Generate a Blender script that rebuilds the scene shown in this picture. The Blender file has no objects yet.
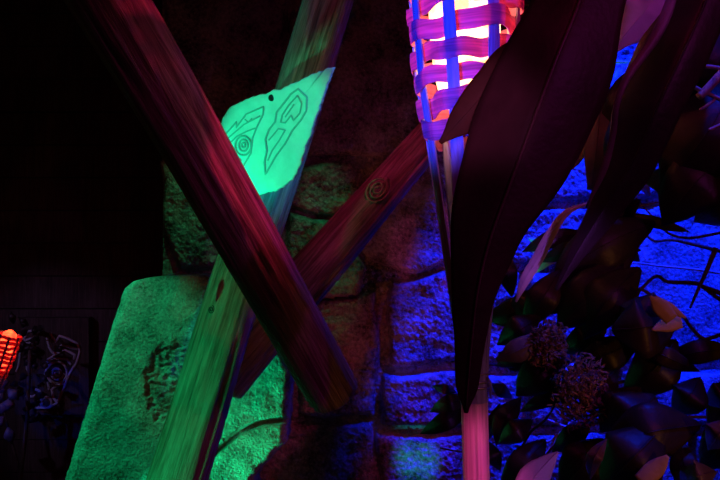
import bpy, bmesh, math, random
import numpy as np
from mathutils import Vector, noise, Matrix
random.seed(7)
F = 800.0; EYE = 1.5; FLOOR = 0.0
COL = bpy.context.scene.collection
def P(px, py, D): return Vector(((px-360)/F*D, D, EYE-(py-240)/F*D))

# ------------------------------------------------------------------ tagging
def tag(o, label=None, cat=None, group=None, kind=None):
    if label: o['label'] = label
    if cat: o['category'] = cat
    if group: o['group'] = group
    if kind: o['kind'] = kind
    return o
def empty(name, loc=(0,0,0)):
    o = bpy.data.objects.new(name, None); o.empty_display_size = .1; COL.objects.link(o); o.location = loc; return o
def mesh_obj(name, verts, faces, mat, parent=None, smooth=True, local=None):
    """verts in world space; object origin put at local (or first vertex)"""
    org = Vector(local) if local is not None else Vector((0,0,0))
    me = bpy.data.meshes.new(name)
    me.from_pydata([tuple(Vector(v)-org) for v in verts], [], faces); me.update()
    if smooth: me.polygons.foreach_set('use_smooth', [True]*len(me.polygons))
    if mat: me.materials.append(mat)
    o = bpy.data.objects.new(name, me); COL.objects.link(o)
    o.location = org
    if parent is not None:
        o.parent = parent
        o.matrix_parent_inverse = Matrix.Identity(4)
        o.location = org - parent.location if parent.rotation_euler == Vector((0,0,0)) or True else org
    return o
def bm_normals(o):
    bm = bmesh.new(); bm.from_mesh(o.data); bmesh.ops.recalc_face_normals(bm, faces=bm.faces); bm.to_mesh(o.data); bm.free()

# ------------------------------------------------------------------ materials
def new_mat(name):
    m = bpy.data.materials.new(name); m.use_nodes = True
    n = m.node_tree.nodes; l = m.node_tree.links
    return m, n, l, n['Principled BSDF']
def ramp(n, stops):
    r = n.new('ShaderNodeValToRGB'); e = r.color_ramp.elements
    e[0].position, e[0].color = stops[0][0], (*stops[0][1], 1)
    e[1].position, e[1].color = stops[-1][0], (*stops[-1][1], 1)
    for p, c in stops[1:-1]:
        x = e.new(p); x.color = (*c, 1)
    return r
def wood_mat(name, c1, c2, c3, scale=1.0, rough=.55, bump=.6):
    m, n, l, b = new_mat(name)
    tc = n.new('ShaderNodeTexCoord'); mp = n.new('ShaderNodeMapping'); mp.inputs['Scale'].default_value = (85*scale, 85*scale, 4.5*scale)
    l.new(tc.outputs['Object'], mp.inputs['Vector'])
    t = n.new('ShaderNodeTexNoise'); t.inputs['Scale'].default_value = 1.6; t.inputs['Detail'].default_value = 10; t.inputs['Roughness'].default_value = .68; t.inputs['Distortion'].default_value = .5
    l.new(mp.outputs[0], t.inputs['Vector'])
    mp2 = n.new('ShaderNodeMapping'); mp2.inputs['Scale'].default_value = (5, 5, 3); l.new(tc.outputs['Object'], mp2.inputs['Vector'])
    t2 = n.new('ShaderNodeTexNoise'); t2.inputs['Scale'].default_value = 2; t2.inputs['Detail'].default_value = 4; l.new(mp2.outputs[0], t2.inputs['Vector'])
    mx = n.new('ShaderNodeMath'); mx.operation = 'MULTIPLY_ADD'; mx.inputs[1].default_value = .35; l.new(t2.outputs[0], mx.inputs[0]); 
    ml = n.new('ShaderNodeMath'); ml.operation = 'MULTIPLY'; ml.inputs[1].default_value = .7; l.new(t.outputs[0], ml.inputs[0]); l.new(ml.outputs[0], mx.inputs[2])
    r = ramp(n, [(.36, c1), (.5, c2), (.66, c3)]); l.new(mx.outputs[0], r.inputs[0]); l.new(r.outputs[0], b.inputs['Base Color'])
    b.inputs['Roughness'].default_value = rough; b.inputs['Specular IOR Level'].default_value = .35
    bp = n.new('ShaderNodeBump'); bp.inputs['Strength'].default_value = bump; bp.inputs['Distance'].default_value = .006
    l.new(t.outputs[0], bp.inputs['Height']); l.new(bp.outputs[0], b.inputs['Normal'])
    return m
def stone_mat(name, c1, c2, scale=60, bump=.8, dist=.006, rough=.55, spec=.5, glint_speck=0.0):
    m, n, l, b = new_mat(name)
    tc = n.new('ShaderNodeTexCoord')
    t = n.new('ShaderNodeTexNoise'); t.inputs['Scale'].default_value = scale; t.inputs['Detail'].default_value = 9; t.inputs['Roughness'].default_value = .65
    l.new(tc.outputs['Object'], t.inputs['Vector'])
    t2 = n.new('ShaderNodeTexNoise'); t2.inputs['Scale'].default_value = scale*.12; t2.inputs['Detail'].default_value = 5; l.new(tc.outputs['Object'], t2.inputs['Vector'])
    mx = n.new('ShaderNodeMath'); mx.operation = 'ADD'; l.new(t.outputs[0], mx.inputs[0]); l.new(t2.outputs[0], mx.inputs[1])
    h = n.new('ShaderNodeMath'); h.operation = 'MULTIPLY'; h.inputs[1].default_value = .5; l.new(mx.outputs[0], h.inputs[0])
    r = ramp(n, [(.38, c1), (.62, c2)]); l.new(h.outputs[0], r.inputs[0])
    out = r.outputs[0]
    v = n.new('ShaderNodeTexVoronoi'); v.inputs['Scale'].default_value = scale*1.3; l.new(tc.outputs['Object'], v.inputs['Vector'])
    if glint_speck > 0:
        rr = ramp(n, [(.06, (1,1,1)), (.2, (0,0,0))]); l.new(v.outputs['Distance'], rr.inputs[0])
        th = ramp(n, [(.55, (0,0,0)), (.62, (glint_speck,)*3)]); l.new(t2.outputs[0], th.inputs[0])
        mm = n.new('ShaderNodeMath'); mm.operation = 'MULTIPLY'; l.new(rr.outputs[0], mm.inputs[0]); mm.inputs[1].default_value = glint_speck
        mixc = n.new('ShaderNodeMix'); mixc.data_type = 'RGBA'; l.new(mm.outputs[0], mixc.inputs[0]); l.new(out, mixc.inputs[6]); mixc.inputs[7].default_value = (.9,.9,.9,1)  # white specks mixed into the base colour as stone glints
        out = mixc.outputs[2]
    l.new(out, b.inputs['Base Color'])
    b.inputs['Roughness'].default_value = rough; b.inputs['Specular IOR Level'].default_value = spec
    bp = n.new('ShaderNodeBump'); bp.inputs['Strength'].default_value = bump; bp.inputs['Distance'].default_value = dist
    l.new(t.outputs[0], bp.inputs['Height'])
    bp2 = n.new('ShaderNodeBump'); bp2.inputs['Strength'].default_value = bump*.7; bp2.inputs['Distance'].default_value = dist*.5
    l.new(v.outputs['Distance'], bp2.inputs['Height']); l.new(bp.outputs[0], bp2.inputs['Normal']); l.new(bp2.outputs[0], b.inputs['Normal'])
    return m
def leaf_mat(name, c1, c2, rough=.4, transl=.0, spec=.5):
    m, n, l, b = new_mat(name)
    tc = n.new('ShaderNodeTexCoord')
    t = n.new('ShaderNodeTexNoise'); t.inputs['Scale'].default_value = 22; t.inputs['Detail'].default_value = 6
    l.new(tc.outputs['Object'], t.inputs['Vector'])
    r = ramp(n, [(.35, c1), (.65, c2)]); l.new(t.outputs[0], r.inputs[0]); l.new(r.outputs[0], b.inputs['Base Color'])
    b.inputs['Roughness'].default_value = rough; b.inputs['Specular IOR Level'].default_value = spec
    t3 = n.new('ShaderNodeTexNoise'); t3.inputs['Scale'].default_value = 160; l.new(tc.outputs['Object'], t3.inputs['Vector'])
    bp = n.new('ShaderNodeBump'); bp.inputs['Strength'].default_value = .25; bp.inputs['Distance'].default_value = .002
    l.new(t3.outputs[0], bp.inputs['Height']); l.new(bp.outputs[0], b.inputs['Normal'])
    if transl > 0:
        tr = n.new('ShaderNodeBsdfTranslucent'); l.new(r.outputs[0], tr.inputs['Color'])
        ms = n.new('ShaderNodeMixShader'); ms.inputs[0].default_value = transl
        l.new(b.outputs[0], ms.inputs[1]); l.new(tr.outputs[0], ms.inputs[2]); l.new(ms.outputs[0], n['Material Output'].inputs['Surface'])
    return m
def plain_mat(name, c, rough=.5, metal=0, spec=.5):
    m, n, l, b = new_mat(name)
    b.inputs['Base Color'].default_value = (*c, 1); b.inputs['Roughness'].default_value = rough; b.inputs['Metallic'].default_value = metal; b.inputs['Specular IOR Level'].default_value = spec
    t = n.new('ShaderNodeTexNoise'); t.inputs['Scale'].default_value = 90
    bp = n.new('ShaderNodeBump'); bp.inputs['Strength'].default_value = .15; bp.inputs['Distance'].default_value = .002
    l.new(t.outputs[0], bp.inputs['Height']); l.new(bp.outputs[0], b.inputs['Normal'])
    return m
def emit_mat(name, c, s, c2=None, scale=25):
    m, n, l, b = new_mat(name)
    b.inputs['Base Color'].default_value = (.8,.8,.8,1)
    b.inputs['Emission Strength'].default_value = s
    if c2:
        tc = n.new('ShaderNodeTexCoord'); t = n.new('ShaderNodeTexNoise'); t.inputs['Scale'].default_value = scale; l.new(tc.outputs['Object'], t.inputs['Vector'])
        r = ramp(n, [(.4, c), (.62, c2)]); l.new(t.outputs[0], r.inputs[0]); l.new(r.outputs[0], b.inputs['Emission Color'])
    else: b.inputs['Emission Color'].default_value = (*c, 1)
    return m

M = {}
M['pole'] = wood_mat('weathered_wood', (.05,.035,.025), (.26,.19,.14), (.60,.50,.40), bump=1)
M['pole_pale'] = wood_mat('pale_wood', (.10,.08,.05), (.42,.36,.26), (.74,.66,.52), rough=.5, bump=.9)
M['knot'] = wood_mat('knot_wood', (.10,.06,.04), (.30,.2,.14), (.5,.36,.25), scale=1.5)
M['stone'] = stone_mat('wall_stone', (.035,.03,.03), (.58,.55,.52), scale=95, bump=1, dist=.008, glint_speck=.6)
M['slab'] = stone_mat('slab_stone', (.13,.14,.13), (.66,.68,.66), scale=150, bump=1, dist=.006, glint_speck=.7)
M['plank'] = wood_mat('dark_planks', (.03,.02,.015), (.08,.05,.04), (.14,.10,.08), rough=.75)
M['floor'] = stone_mat('floor_earth', (.03,.025,.02), (.08,.06,.05), scale=20)
M['board'] = stone_mat('sign_board', (.62,.66,.64), (.80,.84,.82), scale=40, bump=.35, dist=.002, rough=.7, spec=.2)
M['carve'] = plain_mat('carved_line', (.36,.46,.44), .8, spec=.1)
M['white_line'] = plain_mat('painted_white_line', (.62,.6,.66), .7)
M['metal'] = plain_mat('screw_metal', (.05,.05,.05), .4, .8)
M['leaf'] = leaf_mat('unlit_leaf', (.020,.016,.014), (.05,.035,.03), rough=.45)  # darkened leaf copy for leaves that stay out of the light
M['bigleaf'] = leaf_mat('maroon_leaf', (.045,.02,.022), (.08,.035,.04), rough=.5)
M['rib'] = leaf_mat('leaf_rib', (.12,.07,.07), (.2,.12,.12), rough=.4)
M['pale'] = leaf_mat('lit_leaf', (.42,.38,.42), (.62,.56,.6), rough=.5)  # pale leaf copy: light on a leaf put into its colour
M['midtone'] = leaf_mat('mid_leaf', (.13,.10,.12), (.24,.19,.2), rough=.4)
M['brownleaf'] = leaf_mat('brown_leaf', (.14,.06,.045), (.26,.10,.07), rough=.6, transl=.5)
M['dry'] = leaf_mat('dry_leaf', (.45,.30,.12), (.7,.5,.2), rough=.6)
M['branch'] = wood_mat('branch_bark', (.03,.02,.02), (.10,.07,.05), (.2,.14,.1))
M['branch_lit'] = wood_mat('lit_bark', (.25,.2,.18), (.45,.4,.36), (.6,.55,.5))  # paler bark copy, standing in for light on the twigs
M['moss'] = stone_mat('dried_moss', (.14,.09,.06), (.6,.42,.3), scale=45, bump=1, dist=.02, rough=.9, spec=.1)
M['wire'] = plain_mat('binding_wire', (.55,.6,.58), .3, .7)
M['lamp'] = emit_mat('torch_glow', (1,.28,.08), 5, (1,.60,.26))
M['cup'] = plain_mat('cup_metal', (.7,.42,.35), .5)
M['lamp_red'] = emit_mat('far_torch_glow', (1,.03,.01), 4, (1,.09,.02))
def strip_mat(name, c, tr):
    m, n, l, b = new_mat(name)
    tc = n.new('ShaderNodeTexCoord'); mp = n.new('ShaderNodeMapping'); mp.inputs['Scale'].default_value = (12,12,320) if tr > .3 else (260,260,8); l.new(tc.outputs['Object'], mp.inputs[0])
    t = n.new('ShaderNodeTexNoise'); t.inputs['Scale'].default_value = 1; t.inputs['Detail'].default_value = 5; l.new(mp.outputs[0], t.inputs['Vector'])
    r = ramp(n, [(.3, tuple(x*.55 for x in c)), (.6, c)]); l.new(t.outputs[0], r.inputs[0]); l.new(r.outputs[0], b.inputs['Base Color'])
    b.inputs['Roughness'].default_value = .45
    bp = n.new('ShaderNodeBump'); bp.inputs['Strength'].default_value = .4; bp.inputs['Distance'].default_value = .001
    l.new(t.outputs[0], bp.inputs['Height']); l.new(bp.outputs[0], b.inputs['Normal'])
    tn = n.new('ShaderNodeBsdfTranslucent'); l.new(r.outputs[0], tn.inputs['Color'])
    ms = n.new('ShaderNodeMixShader'); ms.inputs[0].default_value = tr
    l.new(b.outputs[0], ms.inputs[1]); l.new(tn.outputs[0], ms.inputs[2]); l.new(ms.outputs[0], n['Material Output'].inputs['Surface'])
    return m
M['bamboo'] = strip_mat('bamboo_strip', (.75,.70,.62), .02)
M['weave'] = strip_mat('woven_strip', (.85,.22,.48), .42)
M['ribs'] = strip_mat('blue_tinted_rib', (.42,.5,.7), .01)  # bamboo copy with the blue light tinted into its colour

# ------------------------------------------------------------------ shape helpers
def fbm(v, oct=4, H=.5):
    s = 0; a = 1; f = 1; t = 0
    for _ in range(oct):
        s += a*noise.noise(Vector(v)*f); t += a; a *= H; f *= 2.03
    return s/t
def catmull(pts, n):
    pts = [Vector(p) for p in pts]
    if len(pts) == 2: return [pts[0].lerp(pts[1], i/n) for i in range(n+1)]
    q = [2*pts[0]-pts[1]] + pts + [2*pts[-1]-pts[-2]]
    L = len(pts)-1; out = []
    for i in range(n+1):
        u = i/n*L; k = min(int(u), L-1); t = u-k
        p0, p1, p2, p3 = q[k], q[k+1], q[k+2], q[k+3]
        out.append(.5*((2*p1)+(-p0+p2)*t+(2*p0-5*p1+4*p2-p3)*t*t+(-p0+3*p1-3*p2+p3)*t**3))
    return out
def interp(vals, u):
    L = len(vals)-1; x = max(0, min(1, u))*L; k = min(int(x), L-1); t = x-k
    p1, p2 = vals[k], vals[k+1]; p0 = vals[k-1] if k else 2*p1-p2; p3 = vals[k+2] if k+2 <= L else p2
    return max(0, .5*(2*p1+(-p0+p2)*t+(2*p0-5*p1+4*p2-p3)*t*t+(-p0+3*p1-3*p2+p3)*t**3))
def tube_geo(path, rad, seg=8, cap=True):
    n = len(path); V = []; Fc = []
    ref = Vector((0,0,1)); up = None
    for i, p in enumerate(path):
        t = (path[min(i+1, n-1)]-path[max(i-1, 0)]).normalized()
        if up is None:
            up = t.orthogonal().normalized()
        up = (up - t*up.dot(t)).normalized(); sd = t.cross(up)
        r = rad(i/(n-1)) if callable(rad) else rad
        for k in range(seg):
            a = 2*math.pi*k/seg; V.append(p+(up*math.cos(a)+sd*math.sin(a))*r)
    for i in range(n-1):
        for k in range(seg):
            a = i*seg+k; b = i*seg+(k+1) % seg; Fc.append((a, b, b+seg, a+seg))
    if cap:
        Fc.append(tuple(range(seg))[::-1]); Fc.append(tuple((n-1)*seg+k for k in range(seg)))
    return V, Fc
def tubes(name, items, mat, parent=None, seg=8, local=None):
    V = []; Fc = []
    for path, rad in items:
        v, f = tube_geo(path, rad, seg); o = len(V); V += v; Fc += [tuple(i+o for i in q) for q in f]
    return mesh_obj(name, V, Fc, mat, parent, local=local)

# ------------------------------------------------------------------ poles: shaft grown along its own local z
def make_pole(name, a, b, ra, rb, mat, parent_label, cat, seed, flat=0.0, knots=()):
    a = Vector(a); b = Vector(b); ax = b-a; L = ax.length
    rot = ax.to_track_quat('Z', 'Y').to_matrix()
    seg = 56; n = int(L/.012); V = []; Fc = []
    bev = .012
    for i in range(n+1):
        z = L*i/n
        base = ra+(rb-ra)*z/L
        e = min(z, L-z); sh = 1 if e > bev else math.sqrt(max(0, 1-(1-e/bev)**2))*.35+.65
        wob = Vector((fbm((z*1.3, seed, 0), 2), fbm((z*1.3, seed, 9), 2), 0))*.012
        for k in range(seg):
            t = 2*math.pi*k/seg; c, s = math.cos(t), math.sin(t)
            r = base*(1+.06*fbm((c*1.1, s*1.1, z*2.2+seed), 3)+.035*fbm((c*6+seed, s*6, z*1.5), 3))
            # drying cracks running along the grain
            g = fbm((c*4.5, s*4.5, z*.9+seed*3), 2)
            r -= .006*max(0, 1-abs(g)*14)*(.4+.6*(fbm((c, s, z*2+7), 1) > -.05))
            for (kz, kt, kr, kh) in knots:
                dt = (t-kt+math.pi) % (2*math.pi)-math.pi
                d = math.hypot(z-kz, dt*base)/kr
                if d < 2.2: r += kh*math.exp(-d*d*1.6)*(1+.4*math.sin(d*9))
            V.append(a + rot @ (Vector((c*r*sh, s*r*sh, z))+wob))
    for i in range(n):
        for k in range(seg):
            p = i*seg+k; q = i*seg+(k+1) % seg; Fc.append((p, q, q+seg, p+seg))
    # sawn ends
    for end, base_i in ((0, 0), (1, n*seg)):
        c = len(V); V.append(a if end == 0 else b)
        for k in range(seg):
            p = base_i+k; q = base_i+(k+1) % seg
            Fc.append((q, p, c) if end == 0 else (p, q, c))
    me = bpy.data.meshes.new(name)
    inv = rot.transposed()
    me.from_pydata([tuple(inv @ (v-a)) for v in V], [], Fc); me.update()
    me.polygons.foreach_set('use_smooth', [True]*len(me.polygons)); me.materials.append(mat)
    o = bpy.data.objects.new(name, me); COL.objects.link(o); o.location = a; o.rotation_euler = rot.to_euler()
    tag(o, parent_label, cat)
    return o
def ext(p, q, t): return p+(q-p)*t

# A : in front, top-left to centre, sawn end showing
a0 = P(338, 399, 1.32); a1 = P(108, 0, 1.02)
poleA = make_pole('wooden_pole', a0, ext(a0, a1, 1.75), .0430, .052, M['pole'], 'nearest crimson-lit wooden pole, slanting down from top left to a blunt sawn end', 'pole', 3.3)
# B : behind the sign, stands on the floor
b1 = P(329, 0, 1.66); b0 = P(177, 480, 1.46)
tB = (b0.z)/(b1.z-b0.z)
poleB = make_pole('wooden_pole', ext(b0, b1, -tB), ext(b0, b1, 1.4), .057, .050, M['pole_pale'], 'upright leaning wooden pole lit green along its left side, behind the green board', 'pole', 8.1)
# C : rising to the torch
c0 = P(215, 384, 1.68); c1 = P(419, 150, 1.80)
Lc = (c1-c0).length
poleC = make_pole('wooden_pole', c0, ext(c0, c1, 1.75), .062, .024, M['pole'], 'dark red wooden pole with a swirled knot, rising right to behind the woven torch', 'pole', 5.7)
# swirled knot on C
def swirl(name, cpt, n, up, r, mat, parent, turns=3, rad=.003):
    n = n.normalized(); up = (up-n*up.dot(n)).normalized(); sd = n.cross(up); items = []
    path = []
    for i in range(70):
        u = i/69; a = u*turns*2*math.pi; rr = r*(.12+.88*u)
        path.append(cpt+up*math.cos(a)*rr*1.35+sd*math.sin(a)*rr - n*(rr*rr*9))
    return tubes(name, [(path, lambda u: rad*(1-.4*u))], mat, None, 6, local=cpt)
def attach(o, root):
    bpy.context.view_layer.update()
    mw = o.matrix_world.copy(); o.parent = root; o.matrix_parent_inverse = Matrix.Identity(4)
    o.matrix_basis = root.matrix_world.inverted() @ mw
axC = (c1-c0).normalized()
kc = P(377, 190, 1.77)-Vector((0, .048, 0)); 
kn = swirl('knot', kc+Vector((0,.004,0)), Vector((0,-1,.1)), axC, .026, M['knot'], None); attach(kn, poleC)
kn['label'] = 'swirled knot bulging from the wood'
axB = (b1-b0).normalized()
kb = P(210, 310, 1.46); kb = kb+Vector((0,.010,0))
kn2 = swirl('knot', kb, Vector((-.2,-1,0)), axB, .006, M['metal'], None, 2, .0014); attach(kn2, poleB)

# ------------------------------------------------------------------ the hanging board
sp0 = P(280, 130, 1.44); sn = Vector((-.45, -.88, -.12)).normalized()
def S(px, py, off=0):
    d = Vector(((px-360)/F, 1, -(py-240)/F)); o = Vector((0,0,EYE))
    D = sn.dot(sp0-o)/sn.dot(d); return o+d*D+sn*off
def densify(poly, step, jit, seed=0):
    out = []
    for i, p in enumerate(poly):
        q = poly[(i+1) % len(poly)]; L = math.hypot(q[0]-p[0], q[1]-p[1]); n = max(1, int(L/step))
        nx, ny = (q[1]-p[1])/L, -(q[0]-p[0])/L
        for k in range(n):
            t = k/n; j = jit*noise.noise(Vector((p[0]*.31+t*L*.22, p[1]*.3, seed)))*(1 if 0 < k else .3)
            out.append((p[0]+(q[0]-p[0])*t+nx*j, p[1]+(q[1]-p[1])*t+ny*j))
    return out
board_root = empty('hanging_board', S(271, 96))
tag(board_root, 'pale angular board with tribal carvings and a screw, glowing green on the crossed poles', 'board')
outl = densify([(232,106),(252,97),(271,92),(300,81),(322,71),(334,67),(331,76),(324,96),(314,125),(306,148),(300,167),(293,180),(278,190),(259,195),(243,180),(222,148),(219,128),(226,115)], 2.2, 2.4)
V = [S(x, y, .004) for x, y in outl]+[S(x, y, -.004) for x, y in outl]; n_ = len(outl)
cx = sum(p[0] for p in outl)/n_; cy = sum(p[1] for p in outl)/n_
rings = []
V = []; Fc = []
for fr in (1, .97, .8, .6, .4, .2):
    for (x, y) in outl:
        xx = cx+(x-cx)*fr; yy = cy+(y-cy)*fr
        b_ = .0042+.0016*noise.noise(Vector((xx*.06, yy*.06, 0)))+ (-.0015 if fr == 1 else 0)
        V.append(S(xx, yy, b_))
nr = 6
for r in range(nr-1):
    for k in range(n_):
        a = r*n_+k; b = r*n_+(k+1) % n_; Fc.append((a, b, b+n_, a+n_))
V.append(S(cx, cy, .0042)); c_ = len(V)-1
for k in range(n_): Fc.append(((nr-1)*n_+k, (nr-1)*n_+(k+1) % n_, c_))
o_ = len(V)
for (x, y) in outl: V.append(S(x, y, -.004))
for k in range(n_): Fc.append((k, o_+k, o_+(k+1) % n_, (k+1) % n_))
Fc.append(tuple(o_+k for k in range(n_)))
bd = mesh_obj('board', V, Fc, M['board'], board_root, local=board_root.location); bm_normals(bd)
def zz(pts, ox=215, oy=60, s=3.43): return [(ox+x/s, oy+y/s) for x, y in pts]
def line(pts, closed=False, n=60, off=.0052, r=.0019):
    if closed: pts = pts+[pts[0]]
    dens = []
    for i in range(len(pts)-1):
        for k in range(5): dens.append((pts[i][0]+(pts[i+1][0]-pts[i][0])*k/5, pts[i][1]+(pts[i+1][1]-pts[i][1])*k/5))
    dens.append(pts[-1])
    return ([S(x, y, off) for x, y in dens], r)
def circ(cx, cy, rx, ry, turns=1, sp=0, n=26, rot=0):
    return [(cx+(rx*(1-sp*i/n))*math.cos(2*math.pi*turns*i/n+rot), cy+(ry*(1-sp*i/n))*math.sin(2*math.pi*turns*i/n+rot)) for i in range(n+1)]
feather = [line(zz([(290,100),(320,128),(318,175),(298,208),(270,242),(245,288),(215,327),(195,362),(178,392),(175,350),(183,310),(178,272),(190,240),(212,212),(216,180),(240,150),(265,118)]), True),
 line(zz([(288,122),(302,150),(296,182),(274,208),(266,190),(246,216),(230,214),(236,188),(256,158)]), True, r=.0015),
 line(zz([(190,275),(222,236),(246,240),(226,275),(200,312),(186,345)]), r=.0015), line(zz([(246,196),(262,172),(276,152)]), r=.0013)]
eye = [line(zz(circ(102,294,27,33))), line(zz(circ(103,293,15,20))), line(zz(circ(103,292,6,8))),
 line(zz([(44,252),(80,212),(78,232),(112,186),(172,160),(170,186),(150,228),(134,268),(128,320),(100,368)]), r=.0016),
 line(zz([(50,268),(88,236),(104,222),(160,192)]), r=.0014), line(zz([(54,288),(80,262),(116,244),(144,234)]), r=.0014), line(zz([(108,204),(120,214),(132,200)]), r=.0013),
 line(zz([(70,300),(80,330),(96,345)]), r=.0013)]
cv = tubes('carving', feather, M['carve'], board_root, 6, local=board_root.location); cv['label'] = 'feather-shaped tribal carving'
cv = tubes('carving', eye, M['carve'], board_root, 6, local=board_root.location); cv['label'] = 'carved spiral eye with brow lines'
sc = []
for i in range(9):
    sc.append(0)
V = []; Fc = []
for j, (r, h) in enumerate(((.0062,.004),(.0062,.0062),(.0045,.0078),(.002,.0084))):
    for k in range(16):
        t = 2*math.pi*k/16; V.append(S(273,98,h)+Vector((math.cos(t)*r*.85, 0, math.sin(t)*r)))
for j in range(3):
    for k in range(16): a = j*16+k; b = j*16+(k+1) % 16; Fc.append((a, b, b+16, a+16))
Fc.append(tuple(48+k for k in range(16)))
mesh_obj('screw', V, Fc, M['metal'], board_root, local=board_root.location)

# ------------------------------------------------------------------ leaning slab of stone
def edge_interp(tab, y):
    for (y0, x0), (y1, x1) in zip(tab, tab[1:]):
        if y <= y1: t = (y-y0)/(y1-y0); return x0+(x1-x0)*max(0, t)
    return tab[-1][1]
def seg_dist(px, py, ax, ay, bx, by):
    dx, dy = bx-ax, by-ay; t = max(0, min(1, ((px-ax)*dx+(py-ay)*dy)/(dx*dx+dy*dy))); return math.hypot(px-ax-t*dx, py-ay-t*dy)
DS = 1.86
Lt = [(275,196),(277,150),(281,134),(288,125),(320,114),(480,65),(889,-62)]
Rt = [(275,205),(290,238),(330,272),(372,292),(440,287),(478,254),(540,262),(889,250)]
groove = [(205,462),(218,450),(240,431),(260,423),(290,419)]
V = []; Fc = []; NU = 150
ys = list(np.arange(275, 500, 1.5))+list(np.arange(500, 887, 9))+[889.5]
for y in ys:
    xl, xr = edge_interp(Lt, y), edge_interp(Rt, y)
    xr += 2.2*noise.noise(Vector((y*.13, 3, 0))); xl += 1.2*noise.noise(Vector((y*.1, 8, 0)))
    for i in range(NU+1):
        u = i/NU; x = xl+(xr-xl)*u
        e = min(x-xl, xr-x, (y-275)*.8)
        h = .018*min(1, max(0, e)/7)**.5
        h += .005*fbm((x*.03, y*.03, 1), 4)+.0022*fbm((x*.3, y*.3, 4), 3)
        gd = min(seg_dist(x, y, *groove[k], *groove[k+1]) for k in range(4)) if y > 400 and x > 195 else 99
        if gd < 3.4: h -= .02*(1-(gd/3.4)**2)
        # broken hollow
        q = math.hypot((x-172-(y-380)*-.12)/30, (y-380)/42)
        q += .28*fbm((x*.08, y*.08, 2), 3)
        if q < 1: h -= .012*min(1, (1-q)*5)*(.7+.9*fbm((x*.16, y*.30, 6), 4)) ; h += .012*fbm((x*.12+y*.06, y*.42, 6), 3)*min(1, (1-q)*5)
        V.append(P(x, y, DS-h))
nrow = len(ys)
for j in range(nrow-1):
    for i in range(NU):
        a = j*(NU+1)+i; Fc.append((a, a+1, a+NU+2, a+NU+1))
# back and rim
bnd = [i for i in range(NU+1)]+[j*(NU+1)+NU for j in range(1, nrow)]+[(nrow-1)*(NU+1)+i for i in range(NU-1, -1, -1)]+[j*(NU+1) for j in range(nrow-2, 0, -1)]
o_ = len(V)
for b in bnd: V.append(V[b]+Vector((0, .10, 0)))
for k in range(len(bnd)): Fc.append((bnd[k], o_+k, o_+(k+1) % len(bnd), bnd[(k+1) % len(bnd)]))
Fc.append(tuple(o_+k for k in range(len(bnd))))
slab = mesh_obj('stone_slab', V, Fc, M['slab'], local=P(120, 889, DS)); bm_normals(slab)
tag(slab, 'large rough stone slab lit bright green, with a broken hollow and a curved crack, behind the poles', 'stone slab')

# ------------------------------------------------------------------ stone block wall (one height field)
DW = 2.25
blocks = [ # pixel rectangles/polys seen from the walkway: the coursing of the wall
 [(160,160),(222,176),(226,268),(178,268),(164,230)],
 [(284,170),(352,158),(372,166),(352,205),(330,217),(282,206)],
 [(232,150),(282,166),(280,266),(232,268)],
 [(292,-40),(430,-40),(432,148),(356,154),(290,162)],
 [(164,-60),(288,-60),(284,160),(228,146),(164,152)],
 [(357,208),(376,168),(436,156),(452,262),(412,272),(372,262),(335,232)],
 [(286,212),(332,222),(366,266),(360,300),(286,300)],
 [(292,306),(378,290),(376,420),(300,414)],
 [(262,424),(372,424),(376,500),(252,500)],
 [(390,280),(452,268),(522,272),(522,364),(388,365)],
 [(382,373),(520,373),(520,426),(384,426)],
 [(376,434),(470,434),(470,520),(378,520)],
 [(478,434),(566,434),(566,520),(478,520)],
 [(438,160),(520,150),(600,150),(604,198),(520,204),(446,200)],
 [(448,208),(600,208),(600,264),(454,262)],
 [(530,272),(610,272),(610,364),(530,364)],
 [(528,372),(618,372),(618,426),(528,426)],
 [(574,434),(690,434),(690,520),(574,520)],
 [(608,205),(860,205),(860,364),(618,364)],
 [(626,372),(860,372),(860,426),(626,426)],
 [(698,434),(860,434),(860,520),(698,520)],
 [(440,-60),(560,-60),(560,142),(440,146)],
 [(568,-60),(740,-60),(740,100),(568,142)],
 [(612,112),(740,108),(860,108),(860,197),(612,198)],
 [(748,-60),(860,-60),(860,100),(748,100)],
]
gx = np.arange(160, 861, 1.55); gy = np.arange(-62, 521, 1.55)
GX, GY = np.meshgrid(gx, gy)
jx = GX.copy(); jy = GY.copy()
hN = np.zeros_like(GX); wob = np.zeros_like(GX)
for j in range(GX.shape[0]):
    for i in range(GX.shape[1]):
        x, y = GX[j, i], GY[j, i]
        v = Vector((x*.02, y*.02, 0))
        jx[j, i] += 7*noise.noise(v+Vector((5,0,0))); jy[j, i] += 6*noise.noise(v+Vector((0,9,3)))
        smooth = 1-.75*max(0, min(1, (x-625)/30))*max(0, min(1, (y-225)/20))
        hN[j, i] = smooth*(.02*fbm((x*.022, y*.022, 2), 3)+.007*fbm((x*.11, y*.11, 5), 3)+.006*noise.noise(Vector((x*.37, y*.37, 8))))
H = np.full(GX.shape, -.03)
for bi, poly in enumerate(blocks):
    n = len(poly); area = sum(poly[i][0]*poly[(i+1) % n][1]-poly[(i+1) % n][0]*poly[i][1] for i in range(n)); sg = 1 if area > 0 else -1
    d = np.full(GX.shape, 1e9)
    for i in range(n):
        (ax, ay), (bx, by) = poly[i], poly[(i+1) % n]; L = math.hypot(bx-ax, by-ay)
        d = np.minimum(d, sg*((bx-ax)*(jy-ay)-(by-ay)*(jx-ax))/L)
    rnd = random.Random(bi); pr = rnd.uniform(-.004, .016)
    t = np.clip(d/7, 0, 1); prof = np.sqrt(1-(1-t)**2)
    H = np.where(d > 0, -.03+(.03+pr)*prof, H)
H = H+hN
V = []; Fc = []; nx_, ny_ = len(gx), len(gy)
for j in range(ny_):
    for i in range(nx_):
        V.append(P(GX[j, i], GY[j, i], DW)+Vector((0, -H[j, i], 0)))
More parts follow.
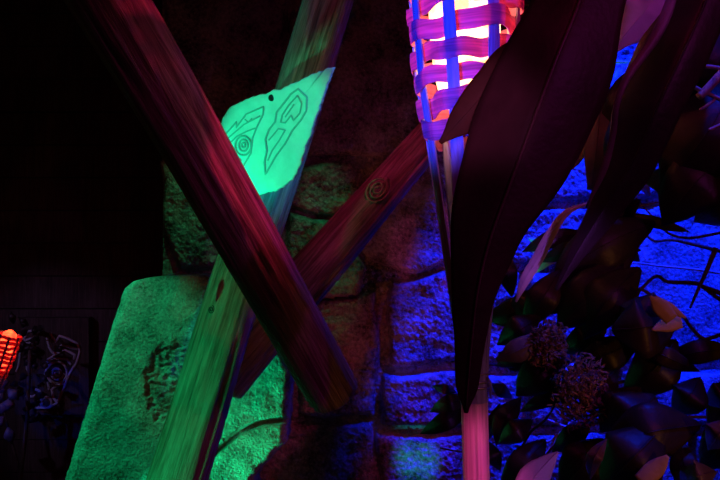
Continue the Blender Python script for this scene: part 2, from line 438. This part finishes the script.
for j in range(ny_-1):
    for i in range(nx_-1):
        a = j*nx_+i; Fc.append((a, a+1, a+nx_+1, a+nx_))
# close the body of the wall: sides, back, plinth to the floor
x0, x1 = V[0].x, V[nx_-1].x; zt, zb = V[0].z, V[-1].z
o_ = len(V)
bnd = [i for i in range(nx_)]+[j*nx_+nx_-1 for j in range(1, ny_)]+[(ny_-1)*nx_+i for i in range(nx_-2, -1, -1)]+[j*nx_ for j in range(ny_-2, 0, -1)]
for b in bnd: V.append(Vector((V[b].x, DW+.3, V[b].z)))
for k in range(len(bnd)): Fc.append((bnd[k], o_+k, o_+(k+1) % len(bnd), bnd[(k+1) % len(bnd)]))
Fc.append(tuple(o_+k for k in range(len(bnd))))
def add_box(V, Fc, a, b):
    o = len(V)
    for z in (a[2], b[2]):
        for x, y in ((a[0], a[1]), (b[0], a[1]), (b[0], b[1]), (a[0], b[1])): V.append(Vector((x, y, z)))
    for f in ((0,1,5,4),(1,2,6,5),(2,3,7,6),(3,0,4,7),(4,5,6,7),(3,2,1,0)): Fc.append(tuple(o+i for i in f))
add_box(V, Fc, (x0, DW-.01, 0), (x1, DW+.3, zb+.001))
wall = mesh_obj('wall_back', V, Fc, M['stone'], local=(0, DW, 0)); bm_normals(wall); tag(wall, kind='structure')

# far wall of dark planks at the left, floor
V = []; Fc = []; zz0 = 0
rr = random.Random(4)
z = 0
while z < 3.0:
    hgt = .135; add_box(V, Fc, (-3.2, 3.30-rr.uniform(0, .012), z+.004), (.2, 3.36, z+hgt)); z += hgt
add_box(V, Fc, (-3.2, 3.335, 0), (.2, 3.42, 3.0))
wl = mesh_obj('wall_left', V, Fc, M['plank'], smooth=False); tag(wl, kind='structure')
V = []; Fc = []; add_box(V, Fc, (-3.2, -1.2, -.06), (2.6, 3.42, 0)); fl = mesh_obj('floor', V, Fc, M['floor'], smooth=False); tag(fl, kind='structure')

# ------------------------------------------------------------------ carved panel with white outlines on the far wall
DP = 3.24
pan = empty('carved_panel', P(50, 370, DP)); tag(pan, 'dim carved panel with white-outlined tiki spiral face on the dark far left wall', 'carving')
V = []; Fc = []
a = P(14, 415, DP); b = P(88, 318, DP); add_box(V, Fc, (a.x, DP+.006, a.z), (b.x, DP+.075, b.z))
mesh_obj('panel', V, Fc, M['plank'], pan, smooth=False, local=pan.location)
def q(pts): return [P(x/3.2, 290+y/3.2, DP+.004) for x, y in pts]
def ql(pts, r=.0052): 
    pts = [(pts[i][0]+(pts[i+1][0]-pts[i][0])*k/4, pts[i][1]+(pts[i+1][1]-pts[i][1])*k/4) for i in range(len(pts)-1) for k in range(4)]+[pts[-1]]
    return (q(pts), r)
lines = [ql([(160,138),(178,166),(190,147),(218,156),(247,172),(256,196),(244,236),(226,262),(214,288),(203,318),(184,360),(164,372),(150,379),(126,376),(112,366)]),
 ql([(150,150),(158,185),(170,204),(198,176),(250,190)]), ql([(152,224),(178,206),(206,190),(240,208),(236,222)]), ql([(150,230),(178,220),(214,222),(228,240)]),
 ql(circ(182,264,32,34,1.0)), ql(circ(183,266,22,23,1.6,.75)), ql([(150,240),(146,270),(154,300),(158,320)]), ql(circ(148,360,17,17)), ql(circ(122,366,14,12)),
 ql([(204,300),(180,308),(166,318),(170,345),(182,358)]), ql([(160,290),(172,302),(184,296)]), ql([(74,160),(88,134),(112,128)]), ql([(78,162),(98,156),(116,150)]), ql([(82,172),(108,168)]),
 ql([(66,190),(60,240),(52,262)]), ql([(90,200),(86,250),(100,280)]), ql([(84,338),(104,342),(126,330)]), ql([(112,318),(126,322),(132,336)])]
tubes('outline', lines, M['white_line'], pan, 6, local=pan.location)

# ------------------------------------------------------------------ tiki torch
prof = [(-75,57),(-40,57),(0,55),(40,53),(85,50),(110,46),(130,42.5),(180,36),(220,31),(300,21),(350,15.5),(385,13.2)]
def make_torch(name, loc, tilt, drop, label, cat, lampmat, rows, lean=0):
    root = empty(name, loc); tag(root, label, cat)
    pr = [(1.5-(y-240)/F-drop, r/F) for y, r in prof][::-1]
    zb = pr[0][0]; zt = pr[-1][0]
    def R(z):
        for (z0, r0), (z1, r1) in zip(pr, pr[1:]):
            if z <= z1: return r0+(r1-r0)*max(0, (z-z0)/(z1-z0))
        return pr[-1][1]
    def pt(r, th, z): return Vector((r*math.sin(th), -r*math.cos(th), z))
    def add(nm, V, Fc, m, par=root):
        me = bpy.data.meshes.new(nm); me.from_pydata([tuple(v) for v in V], [], Fc); me.update(); me.materials.append(m)
        bm = bmesh.new(); bm.from_mesh(me); bmesh.ops.recalc_face_normals(bm, faces=bm.faces); bm.to_mesh(me); bm.free()
        me.polygons.foreach_set('use_smooth', [True]*len(me.polygons)) if nm in ('pole','lamp','fuel_cup','binding') else None
        o = bpy.data.objects.new(nm, me); COL.objects.link(o); o.parent = root; return o
    # bamboo pole : two half canes with a groove and node rings
    V = []; Fc = []; seg = 40; zs = list(np.arange(0, zb+.03, .02))
    for z in zs:
        node = math.exp(-((((z+.11) % .34)-.17)/.006)**2)*.0018
        for k in range(seg):
            t = 2*math.pi*k/seg
            g = math.exp(-((math.sin((t-.15)/2))/.06)**2)*.004+math.exp(-((math.sin((t+.55)/2))/.04)**2)*.0012
            V.append(pt(.0168+node-g, t, z))
    for i in range(len(zs)-1):
        for k in range(seg): a = i*seg+k; b = i*seg+(k+1) % seg; Fc.append((a, b, b+seg, a+seg))
    Fc.append(tuple(range(seg))); Fc.append(tuple((len(zs)-1)*seg+k for k in range(seg)))
    add('pole', V, Fc, M['bamboo'])
    # eight split-cane ribs
    for j in range(8):
        th0 = math.radians(j*45+22.5); V = []; Fc = []; n = 40
        for i in range(n+1):
            z = zb-.02+(zt-zb+.02)*i/n; r = R(z); w = min(.0078, .95*math.pi*r/8)
            w = max(w*.55+.003, .005) if z > zb+.30 else w
            a = w/r; tw = .02*math.sin(z*23+j)
            for (dr, s) in ((.0012, -1), (.0016, 0), (.0012, 1), (-.0012, 1), (-.0012, -1)): V.append(pt(r+dr, th0+tw+s*a, z))
        for i in range(n):
            for k in range(5): a = i*5+k; b = i*5+(k+1) % 5; Fc.append((a, b, b+5, a+5))
        Fc.append((0,1,2,3,4)); Fc.append(tuple(n*5+k for k in (4,3,2,1,0)))
        add('rib', V, Fc, M['ribs'])
    # woven rings going over and under the ribs
    z = 1.5-(131-240)/F-drop; k_ = 1
    for row in range(rows):
        V = []; Fc = []; n = 128; hh = .0112+.001*math.sin(row*2.1); sgn = 1 if k_ % 2 else -1
        rz = z
        for i in range(n):
            th = 2*math.pi*i/n; w = math.cos(4*(th-math.radians(22.5)))*sgn
            off = .0046*max(-1, min(1, w*1.5))
            zz_ = rz+.0035*math.sin(th+.8)+.003*math.sin(th*3+row*1.7)+.0018*math.sin(8*th+row)
            for (dz, dr) in ((-hh, 0), (0, .0008), (hh, 0), (hh, -.0012), (0, -.0004), (-hh, -.0012)):
                V.append(pt(R(zz_+dz)+off+dr, th, zz_+dz))
        for i in range(n):
            for k in range(6): a = i*6+k; b = i*6+(k+1) % 6; c = ((i+1) % n)*6+(k+1) % 6; d = ((i+1) % n)*6+k; Fc.append((a, b, c, d))
        add('woven_band', V, Fc, M['weave'])
        z += .0302; k_ += 1
    # inner glowing lamp and cup below it
    def lathe(nm, pts, m, seg=40):
        V = []; Fc = []
        for r, z in pts:
            for k in range(seg): V.append(pt(r, 2*math.pi*k/seg, z))
        for i in range(len(pts)-1):
            for k in range(seg): a = i*seg+k; b = i*seg+(k+1) % seg; Fc.append((a, b, b+seg, a+seg))
        Fc.append(tuple(range(seg))); Fc.append(tuple((len(pts)-1)*seg+k for k in range(seg)))
        return add(nm, V, Fc, m)
    zl = 1.5-(112-240)/F-drop
    lathe('lamp', [(.010, zl), (.030, zl+.008), (.040, zl+.05), (.044, zl+.10), (.045, zl+.17), (.040, zl+.24), (.012, zl+.26)], lampmat)
    lathe('fuel_cup', [(.006, zl-.12), (.016, zl-.115), (.021, zl-.06), (.026, zl-.03), (.024, zl-.008)], M['cup'])
    # wire binding under the basket
    V = []; Fc = []
    items = []
    for r, zc, tl in ((.0192, zb+.012, .35), (.0194, zb+.005, .1), (.0190, zb+.001, -.18)):
        items.append(([pt(r, 2*math.pi*i/32, zc+tl*.012*math.sin(2*math.pi*i/32+1)) for i in range(33)], .0012))
    items.append(([pt(.0195, .9, zb+.012), pt(.023, .95, zb+.004), pt(.022, 1.0, zb-.012)], .0016))
    VV = []; FF = []
    for path, r in items:
        v, f = tube_geo(path, r, 6); o = len(VV); VV += v; FF += [tuple(i+o for i in x) for x in f]
    add('binding', VV, FF, M['wire'])
    root.rotation_euler = (lean, tilt, 0)
    return root
torch = make_torch('tiki_torch', (P(474,390,1.0).x+.0256*1.3125, 1.0, 0), -.0256, 0, 'large woven bamboo torch with blue-lit ribs, glowing inside, on a pink-lit cane', 'torch', M['lamp'], 12)
tx = P(8, 340, 2.68)
torch2 = make_torch('tiki_torch', (tx.x-.36, 2.68, 0), .30, -.36, 'small distant red-glowing woven torch cut off by the left edge of the photo', 'torch', M['lamp_red'], 9)

torch2.scale = (.55, .55, .55)
# ------------------------------------------------------------------ leaves
def make_leaf(parent, pts, wl, wr, mat, fold=.35, name='leaf', n=26, m=5, wave=.0, seed=0, rib=True, ribmat=None, ribw=1.0, back=1):
    """pts: (px,py,D) spine; wl/wr half widths in px each side; the blade is cupped in depth and given a real thickness"""
    sp = catmull([P(*p) for p in pts], n); V = []; Fc = []; th = .0009
    loc = parent.location
    cols = 2*m+1; grid = []
    for i, p in enumerate(sp):
        u = i/n
        t = (sp[min(i+1, n)]-sp[max(i-1, 0)]).normalized()
        view = (p-Vector((0,0,EYE))).normalized()
        side = t.cross(view)
        if side.length < 1e-4: side = Vector((1,0,0))
        side.normalize(); nrm = side.cross(t).normalized()
        if nrm.y > 0: nrm = -nrm
        k = p.y/F
        row = []
        for j in range(-m, m+1):
            s = j/m; w = (interp(wr, u) if s > 0 else interp(wl, u))*k
            ww = 1+.05*noise.noise(Vector((u*9, seed, s*2)))
            dep = fold*abs(s)**1.4*w + wave*w*math.sin(u*17+seed+ (1 if s > 0 else 0))*s*s
            row.append(p+side*s*w*ww-nrm*dep*back)
        grid.append((row, nrm))
    for sgn in (1, -1):
        for row, nrm in grid:
            for v in row: V.append(v+nrm*th*.5*sgn)
    N = (n+1)*cols
    for i in range(n):
        for j in range(cols-1):
            a = i*cols+j; Fc.append((a, a+1, a+cols+1, a+cols)); a += N; Fc.append((a, a+cols, a+cols+1, a+1))
    ring = [j for j in range(cols)]+[i*cols+cols-1 for i in range(1, n+1)]+[n*cols+j for j in range(cols-2, -1, -1)]+[i*cols for i in range(n-1, 0, -1)]
    for k in range(len(ring)): a = ring[k]; b = ring[(k+1) % len(ring)]; Fc.append((b, a, a+N, b+N))
    o = mesh_obj(name, V, Fc, mat, parent, local=loc)
    if rib:
        path = [grid[i][0][m]+grid[i][1]*.0012 for i in range(n)]
        k0 = sp[0].y/F
        v, f = tube_geo(path, lambda u: max(.0004, ribw*.0022*(1-.8*u)), 6)
        r = mesh_obj('midrib', v, f, ribmat or mat, o, local=loc); r.location = (0,0,0)
    return o
def stem(parent, pts, r0, r1, mat, name='stem', n=20):
    return tubes(name, [(catmull([P(*p) for p in pts], n), lambda u: r0+(r1-r0)*u)], mat, parent, 8, local=parent.location)

# big drooping-leaf plant, nearest to the camera: its stalk stands outside the frame at the right
fp = empty('broad_leaf_plant', (.62, .72, 0)); tag(fp, 'tall plant with huge dark maroon leaves drooping in front of the woven torch', 'plant')
def world_stem(parent, pts, r0, r1, mat, name='stem', n=24):
    return tubes(name, [(catmull(pts, n), lambda u: r0+(r1-r0)*u)], mat, parent, 10, local=parent.location)
world_stem(fp, [Vector((.62,.72,0)), Vector((.64,.74,.8)), Vector((.60,.76,1.6)), Vector((.58,.74,2.05))], .022, .012, M['branch'], 'stalk')
# huge leaf: right half and left half traced from the outline
W = [(600,-70,.74), (580,0,.72), (556,60,.705), (530,130,.70), (508,190,.70), (490,240,.70), (478,290,.705), (472,340,.71), (468,385,.72), (466,413,.725)]
big = make_leaf(fp, W, [50,46,52,60,56,48,36,24,17,12,2][:10]+[2], [46,45,60,58,50,33,26,17,13,10,2][:10]+[2], M['bigleaf'], fold=.38, n=44, m=8, wave=.05, seed=2, ribmat=M['rib'], ribw=1.1)
big['label'] = 'huge drooping dark maroon leaf'
world_stem(fp, [Vector((.58,.74,2.05)), Vector((.42,.75,2.0)), Vector((.27,.74,1.86)), P(600,-70,.742)], .006, .0035, M['branch'], 'leaf_stalk')
make_leaf(fp, [(560,30,.75),(520,62,.755),(492,86,.76),(464,116,.765),(440,143,.77)], [6,24,20,14,2], [6,16,27,20,2], M['brownleaf'], fold=.2, seed=5, ribmat=M['brownleaf'], ribw=.5)
# second drooping leaf
make_leaf(fp, [(730,-60,.86),(706,0,.85),(684,50,.84),(656,110,.84),(634,160,.85),(606,205,.86),(578,250,.88),(556,290,.9)], [30,34,44,42,28,16,8,2], [24,24,26,24,22,18,10,2], M['leaf'], fold=.5, seed=8, n=36, m=7, wave=.06, ribmat=M['leaf'], ribw=.8)
world_stem(fp, [Vector((.58,.74,2.05)), Vector((.55,.80,2.0)), P(740,-90,.87), P(730,-60,.86)], .006, .0035, M['branch'], 'leaf_stalk')
# purple rim of that leaf
make_leaf(fp, [(676,-20,.83),(668,8,.825),(654,38,.82),(628,76,.815),(617,104,.815),(613,135,.82),(603,170,.83),(586,208,.845)], [3,5,5,4,3,3,3,1], [3,6,6,4,3,3,4,1], M['midtone'], fold=.3, n=30, m=3, seed=4, rib=False)

# shrub with lit leaves coloured pale and unlit ones dark, over the blue wall
sh = empty('leafy_shrub', (.95, 1.15, 0)); tag(sh, 'tangled shrub of dark glossy leaves and thin branches against the blue-lit wall', 'shrub')
world_stem(sh, [Vector((.95,1.15,0)), Vector((.93,1.16,.7)), Vector((.78,1.2,1.2)), P(745,300,1.3), P(760,150,1.32), P(765,-30,1.3)], .02, .008, M['branch'], 'trunk')
BR = [ # branches (depth, radii in metres)
 ([(760,228,1.5),(720,233,1.5),(690,238,1.5),(668,233,1.5),(650,214,1.48),(636,198,1.46)], .0042, .002, 'branch'),
 ([(760,262,1.75),(700,246,1.75),(672,240,1.75),(652,240,1.76),(636,222,1.76)], .006, .003, 'branch'),
 ([(735,276,1.9),(700,270,1.9),(660,266,1.9),(628,264,1.9),(600,280,1.9)], .0042, .003, 'branch_lit'),
 ([(740,300,1.6),(706,288,1.6),(694,283,1.6),(668,282,1.58),(656,276,1.56),(640,290,1.5)], .0065, .004, 'branch'),
 ([(716,248,1.55),(706,272,1.55),(697,292,1.55),(690,308,1.55)], .007, .003, 'branch'),
 ([(760,320,1.6),(714,337,1.6),(702,338,1.6),(690,326,1.6),(680,314,1.58),(640,288,1.5)], .006, .004, 'branch'),
 ([(740,310,1.6),(718,298,1.6),(704,288,1.6)], .008, .004, 'branch'),
 ([(512,428,1.25),(524,408,1.27),(560,400,1.3),(592,388,1.3),(640,376,1.3),(700,340,1.32)], .0022, .004, 'branch'),
 ([(524,480,1.25),(560,440,1.28),(580,425,1.3),(606,414,1.3),(660,416,1.32),(740,418,1.35)], .0022, .0035, 'branch'),
 ([(508,480,1.2),(528,436,1.22),(545,420,1.24),(560,398,1.26)], .003, .002, 'branch'),
 ([(525,464,1.88),(530,444,1.88),(552,440,1.88),(574,420,1.88),(602,414,1.88)], .0045, .0035, 'branch_lit'),
 ([(540,462,1.88),(552,444,1.88),(556,434,1.88)], .004, .003, 'branch_lit'),
 ([(548,420,1.88),(570,428,1.88),(582,426,1.88)], .004, .003, 'branch_lit'),
 ([(552,454,1.88),(572,452,1.88),(590,456,1.88)], .003, .002, 'branch_lit'),
 ([(681,80,.99),(700,90,.99),(735,106,.99)], 0.0038, 0.0035, 'branch_lit'),
 ([(698,66,.99),(712,67,.99),(730,70,.99)], 0.0035, 0.0035, 'branch_lit'),
 ([(700,110,.99),(712,102,.99),(716,98,.99)], 0.0028, 0.0021, 'branch_lit'),
 ([(709,130,.99),(720,125,.99),(730,120,.99)], 0.0028, 0.0028, 'branch_lit'),
 ([(699,97,.99),(712,84,.99),(730,64,.99)], 0.0070, 0.0084, 'branch_lit'),
 ([(614,62,1.9),(626,62,1.9),(640,61,1.9)], .005, .004, 'branch_lit'),
 ([(640,34,1.9),(644,44,1.9)], .006, .004, 'branch_lit'),
 ([(600,216,1.3),(640,206,1.3),(700,196,1.3),(716,208,1.3)], .0015, .0015, 'branch'),
 ([(560,290,1.2),(590,262,1.2),(640,250,1.22)], .0015, .003, 'branch'),
 ([(440,448,1.4),(470,452,1.42),(500,440,1.42)], .002, .002, 'branch'),
]
BR = [(p, a*.75, b*.75, m) for p, a, b, m in BR]
for pts, r0, r1, mt in BR: stem(sh, pts, r0, r1, M[mt], 'branch')
def lf(pts, w, mat='leaf', **k):
    w = list(w)
    return make_leaf(sh, pts, w, w, M[mat], seed=random.random()*9, **k)
def simple(x0, y0, x1, y1, w, D, mat='leaf', bend=0, dD=.03, **k):
    mx, my = (x0+x1)/2, (y0+y1)/2; L = math.hypot(x1-x0, y1-y0); nx, ny = -(y1-y0)/L, (x1-x0)/L
    pts = [(x0, y0, D), (mx+nx*bend, my+ny*bend, D-dD), (x1, y1, D+dD)]
    return lf(pts, [.12*w, .55*w, .86*w, w, .96*w, .78*w, .46*w, .02*w], mat, n=16, m=4, ribw=.55, **k)
DARK = [ # base x,y  tip x,y  half width  depth
 # top right darkness: broad overlapping leaves
 (730,-20,652,118,44,1.05,6),(745,60,660,190,46,1.08,-8),(730,120,640,160,30,1.12,5),(735,150,662,226,30,1.10,6),
 (700,150,668,224,26,1.15,0),(716,196,640,178,18,1.18,4),(676,20,622,88,12,1.2,0),(672,96,606,176,26,1.16,6),(740,30,700,60,30,1.2,0),(744,190,694,222,24,1.1,0),(645,130,610,200,22,1.1,0),(690,-10,640,90,24,1.2,0),
 (650,60,604,146,22,1.25,0),(625,190,596,236,12,1.2,0),(640,200,604,226,10,1.22,0),
 # centre mass
 (655,222,548,290,26,1.16,8),(640,240,536,316,20,1.18,-4),(622,262,556,330,24,1.14,0),(640,268,584,340,24,1.12,6),
 (600,250,540,262,10,1.2,5),(560,270,524,330,16,1.16,0),(548,288,506,330,18,1.2,0),(540,300,484,318,15,1.22,-4),
 (612,330,680,318,31,1.08,3),(620,306,676,330,26,1.09,0),(676,340,622,392,26,1.12,-6),
 (640,340,570,372,18,1.15,0),(552,348,500,362,14,1.2,3),(566,362,516,396,20,1.14,4),(576,388,520,412,9,1.16,2),
 (606,330,560,352,16,1.2,0),(540,316,497,345,15,1.15,0),
 # lower right
 (640,345,700,372,10,1.1,0),(736,350,660,362,12,1.12,4),(680,385,716,424,0,1.1,0),(700,378,672,414,19,1.1,-3),
 (655,396,612,440,30,1.05,0),(700,425,600,452,30,1.02,6),(662,428,600,492,34,1.0,0),(745,420,700,470,22,1.05,0),
 (735,388,706,404,14,1.1,0),(735,372,712,440,16,1.15,0),(680,440,690,500,14,1.04,0),(605,440,560,492,24,1.1,0),(590,424,552,452,12,1.15,0),
 (545,440,500,492,16,1.15,0),(532,420,498,444,12,1.15,0),(520,398,496,446,12,1.18,4),(500,470,486,440,8,1.2,0),
 (640,290,612,300,14,1.15,0),(625,214,690,232,6,1.3,0),(612,236,640,262,9,1.25,0),
 # between wall patches
 (584,232,522,252,9,1.24,3),(512,296,502,246,10,1.25,0),(616,370,580,410,18,1.12,0),(640,388,600,432,22,1.08,0),
]
for d in DARK:
    if d[4] > 0: simple(d[0], d[1], d[2], d[3], d[4], d[5]*1.0, 'leaf', bend=d[6], fold=random.uniform(.15,.4))
# small leaves by the torch cane
for d in [(470,398,430,412,9,1.3,2),(470,404,420,434,10,1.32,-2),(492,384,512,398,7,1.25,0),(456,392,432,386,5,1.3,0),(500,404,488,440,7,1.28,0),(530,370,498,352,10,1.22,0),(530,352,496,366,9,1.2,0)]:
    simple(*d[:5], d[5], 'leaf', bend=d[6], fold=.3)
# leaves lit violet, coloured paler so the light shows on them
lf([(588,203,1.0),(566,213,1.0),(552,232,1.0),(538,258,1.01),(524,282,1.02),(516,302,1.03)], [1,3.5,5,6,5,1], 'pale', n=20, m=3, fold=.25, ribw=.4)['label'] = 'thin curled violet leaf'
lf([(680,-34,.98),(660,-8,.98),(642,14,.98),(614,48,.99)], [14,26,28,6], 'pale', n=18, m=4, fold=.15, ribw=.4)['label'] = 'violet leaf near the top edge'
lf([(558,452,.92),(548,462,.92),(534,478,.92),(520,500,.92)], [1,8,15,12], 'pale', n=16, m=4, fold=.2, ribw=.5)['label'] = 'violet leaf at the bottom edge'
simple(716,472,680,480,16,.98,'midtone'); simple(730,420,708,450,16,1.0,'midtone')
lf([(672,320,1.04),(660,306,1.04),(650,296,1.04)], [7,8,1], 'dry', n=12, m=3, fold=.2, rib=False)
lf([(652,330,1.05),(668,324,1.05),(682,322,1.05)], [1,8,6], 'dry', n=12, m=3, fold=.2, rib=False)
lf([(686,318,1.04),(670,308,1.04),(656,296,1.04)], [1,5,1], 'dry', n=12, m=3, fold=.2, rib=False)
lf([(668,456,.96),(656,468,.96),(640,482,.96)], [2,9,8], 'dry', n=12, m=3, fold=.2, rib=False)['label'] = 'dry orange leaf'
simple(606,440,590,480,8,.95,'rib',bend=4)
lf([(540,340,1.1),(515,352,1.1),(496,360,1.12)], [9,12,2], 'midtone', n=14, m=4, fold=.3, ribw=.6)
lf([(580,138,1.3),(566,160,1.3),(550,182,1.32)], [14,12,1], 'dry', n=14, m=4, fold=.2, rib=False)
lf([(600,100,1.25),(596,150,1.25),(590,190,1.28)], [12,12,3], 'midtone', n=14, m=4, fold=.2)
# leaves lit blue, behind near the wall
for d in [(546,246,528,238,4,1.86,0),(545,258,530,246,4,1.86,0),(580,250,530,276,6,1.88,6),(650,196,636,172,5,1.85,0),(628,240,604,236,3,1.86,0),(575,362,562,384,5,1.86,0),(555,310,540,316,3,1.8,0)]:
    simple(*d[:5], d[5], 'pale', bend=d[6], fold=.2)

# dried moss clump on branches in the shrub
def moss(name, cx, cy, rx, ry, D, seed, label):
    rg = random.Random(seed); V = []; Fc = []; c = P(cx, cy, D); k = D/F
    for i in range(1100):
        d = Vector((rg.gauss(0,1), rg.gauss(0,1), rg.gauss(0,1))).normalized()*(rg.random()**.4)
        d *= 1+.5*fbm(d*2+Vector((seed,0,0)), 2)
        p = c+Vector((d.x*rx*k, d.y*rx*.6*k, d.z*ry*k))
        a = Vector((rg.uniform(-1,1), rg.uniform(-1,1), rg.uniform(-1,1))).normalized(); b = a.orthogonal().normalized(); n = a.cross(b)
        L = rg.uniform(2.2, 5.5)*k; w = rg.uniform(.7, 1.6)*k; o = len(V)
        for q in (p-a*L, p-a*L*.3+b*w+n*w*.7, p-a*L*.3-b*w+n*w*.7, p+a*L*.4+b*w*.9+n*w, p+a*L*.4-b*w*.9+n*w, p+a*L, p+n*w*.3): V.append(q)
        for f in ((0,1,2),(1,3,4,2),(3,5,4),(0,6,1),(0,2,6),(1,6,3),(2,4,6),(3,6,5),(5,6,4)): Fc.append(tuple(o+x for x in f))
    o = mesh_obj(name, V, Fc, M['moss'], parent=sh, local=sh.location, smooth=False); o['label'] = label; tag(o, kind='stuff'); return o
moss('moss_clump', 580, 392, 30, 36, 1.08, 3, 'brown dried moss, lower clump')
moss('moss_clump', 549, 345, 19, 24, 1.10, 6, 'brown dried moss, smaller upper clump')

# dark shrub in front of the carved panel, far left
ls = empty('dark_shrub', P(14, 640, 3.1)); ls.location.z = 0; tag(ls, 'dark scraggly shrub with blue-lit lower leaves in front of the carved panel, far left', 'shrub')
tubes('stem', [(catmull([ls.location, P(16, 520, 3.1), P(26, 430, 3.1), P(30, 350, 3.1)], 16), .008), (catmull([P(20, 470, 3.1), P(6, 420, 3.1), P(2, 380, 3.1)], 10), .005)], M['branch'], ls, 6, local=ls.location)
rl = random.Random(12)
for i in range(46):
    x = rl.gauss(28, 11); y = rl.uniform(322, 425); a = rl.uniform(0, 6.28); L = rl.uniform(7, 13)
    make_leaf(ls, [(x, y, 3.10+rl.uniform(-.05,.08)), (x+math.cos(a)*L*.5, y+math.sin(a)*L*.5, 3.1), (x+math.cos(a)*L, y+math.sin(a)*L, 3.12)], [1,3,3,.4], [1,3,3,.4], M['leaf'], n=5, m=2, rib=False)
for i in range(14):
    x = rl.uniform(-8, 10); y = rl.uniform(365, 440); a = rl.uniform(0, 6.28); L = rl.uniform(10, 18)
    make_leaf(ls, [(x, y, 3.02), (x+math.cos(a)*L*.5, y+math.sin(a)*L*.5, 3.01), (x+math.cos(a)*L, y+math.sin(a)*L, 3.03)], [1,5,5,.4], [1,5,5,.4], M['midtone'], n=6, m=2, rib=False)

# ------------------------------------------------------------------ lights
def spot(loc, target, color, power, angle, blend=.4, size=.02):
    l = bpy.data.lights.new('spot_lamp', 'SPOT'); l.color = color; l.energy = power; l.spot_size = math.radians(angle); l.spot_blend = blend; l.shadow_soft_size = size
    o = bpy.data.objects.new('spot_lamp', l); COL.objects.link(o); o.location = loc
    o.rotation_euler = (Vector(target)-Vector(loc)).to_track_quat('-Z', 'Y').to_euler(); return o
GREEN = (.0, 1, .34)
spot((-.74, .98, .12), P(174, 400, 1.47), GREEN, 125, 15, .7)               # left side of the upright pole
spot((-1.25, 1.25, 1.95), P(124, 388, 1.85), GREEN, 34, 29, .4)             # left part of the slab
spot((-.95, 1.70, .40), P(243, 440, 1.86), GREEN, 95, 15, .3)              # right part of the slab
spot((-1.20, .60, .90), P(275, 144, 1.44), (.0,1,.5), 105, 10, .4)         # the board
spot((-.47, 1.80, 2.5), P(188, 235, 2.2), GREEN, 9, 18, .7)                # stones
spot((-.10, 1.80, 2.5), P(322, 200, 2.2), GREEN, 9, 13, .8)
spot((.55, .95, 2.35), P(328, 100, 1.45), (.0,.3,1), 34, 11, .9)           # cool edge of the board
spot((-1.0, 1.25, 2.3), P(296, 30, 1.6), (.12,.4,.7), 4, 18, .7)           # cool on the upright pole
spot((1.35, 1.04, 2.55), P(200, 110, 1.12), (1,.015,.13), 72, 19, .8, .04) # crimson on the near pole
spot((.68, 1.70, 2.75), P(588, 330, 2.25), (.0,.012,1), 560, 41, .45)      # blue wash on the wall
spot((1.9, 1.60, 1.35), P(720, 310, 2.25), (.0,.012,1), 60, 36, .6)        # blue from the right
spot((.2, 1.6, .5), P(418, 468, 2.22), (.0,.6,.8), 13, 11, .8)  # cyan spot for the low wall patch
spot((.0, 1.5, .3), P(365, 300, 2.2), (1,.13,.07), 5, 26, .9)            # dim red lamp added to bring up the middle of the wall
spot((-.8, -.05, 1.45), P(452, 60, 1.0), (.0,.03,1), 160, 11, .5)          # blue on the torch
spot((.1, -.2, 1.0), P(474, 455, 1.0), (1,.06,.35), 30, 6, .6)             # pink on the cane
spot((1.0, -.5, 2.3), P(600, 260, 1.0), (.75,.05,.6), 9, 46, .8)            # violet on the shrub
spot((.15, -.3, 1.2), P(550, 250, 1.0), (.5,.1,1), 24, 7, .6)               # violet on the curled leaf
spot((.05, .0, 1.72), P(640, 14, 1.0), (.5,.06,.8), 6, 8, .6)             # violet on the top leaf
spot((.25, -.3, 1.25), P(540, 470, .92), (.4,.1,1), 9, 6, .6)
spot((.95, .05, 1.25), P(625, 380, 1.15), (1,.33,.06), 4, 34, .8)            # amber on the moss and dry leaves
spot((.66, .86, 2.45), P(706, 98, 1.0), (0,.03,1), 30, 14, .5)  # blue on the upper right twigs
spot((.0, -.2, 1.5), P(468, 108, .765), (.9,.2,.6), 14, 8, .8)               # lamp added to brighten the small brown leaf             
spot((.3, .0, 2.6), P(360, 240, 1.8), (1,.01,.12), 3, 60, .9)              # dim red fill
spot((.22, 1.20, 2.5), P(385, 215, 1.78), (1,.02,.16), 9, 24, .8)         # red on the far pole
spot((-1.9, 1.9, 1.9), P(50, 365, 3.2), (.5,.35,1), 9, 30, .7)             # violet on the far panel
spot((-1.9, 1.9, 1.2), P(0, 400, 3.0), (.0,.05,1), 14, 14, .5)              # blue at the far left
w = bpy.data.worlds.new('World'); bpy.context.scene.world = w; w.use_nodes = True
w.node_tree.nodes['Background'].inputs[0].default_value = (.006, .0012, .0012, 1); w.node_tree.nodes['Background'].inputs[1].default_value = 1

cam = bpy.data.cameras.new('Camera'); cam.lens = F/720*36; cam.sensor_width = 36; cam.clip_start = .05
co = bpy.data.objects.new('Camera', cam); COL.objects.link(co); co.location = (0,0,EYE); co.rotation_euler = (math.pi/2, 0, 0)
s = bpy.context.scene; s.camera = co
s.view_settings.view_transform = 'Standard'; s.view_settings.look = 'None'; s.view_settings.gamma = 1; s.view_settings.exposure = 0
s.cycles.sample_clamp_indirect = 4
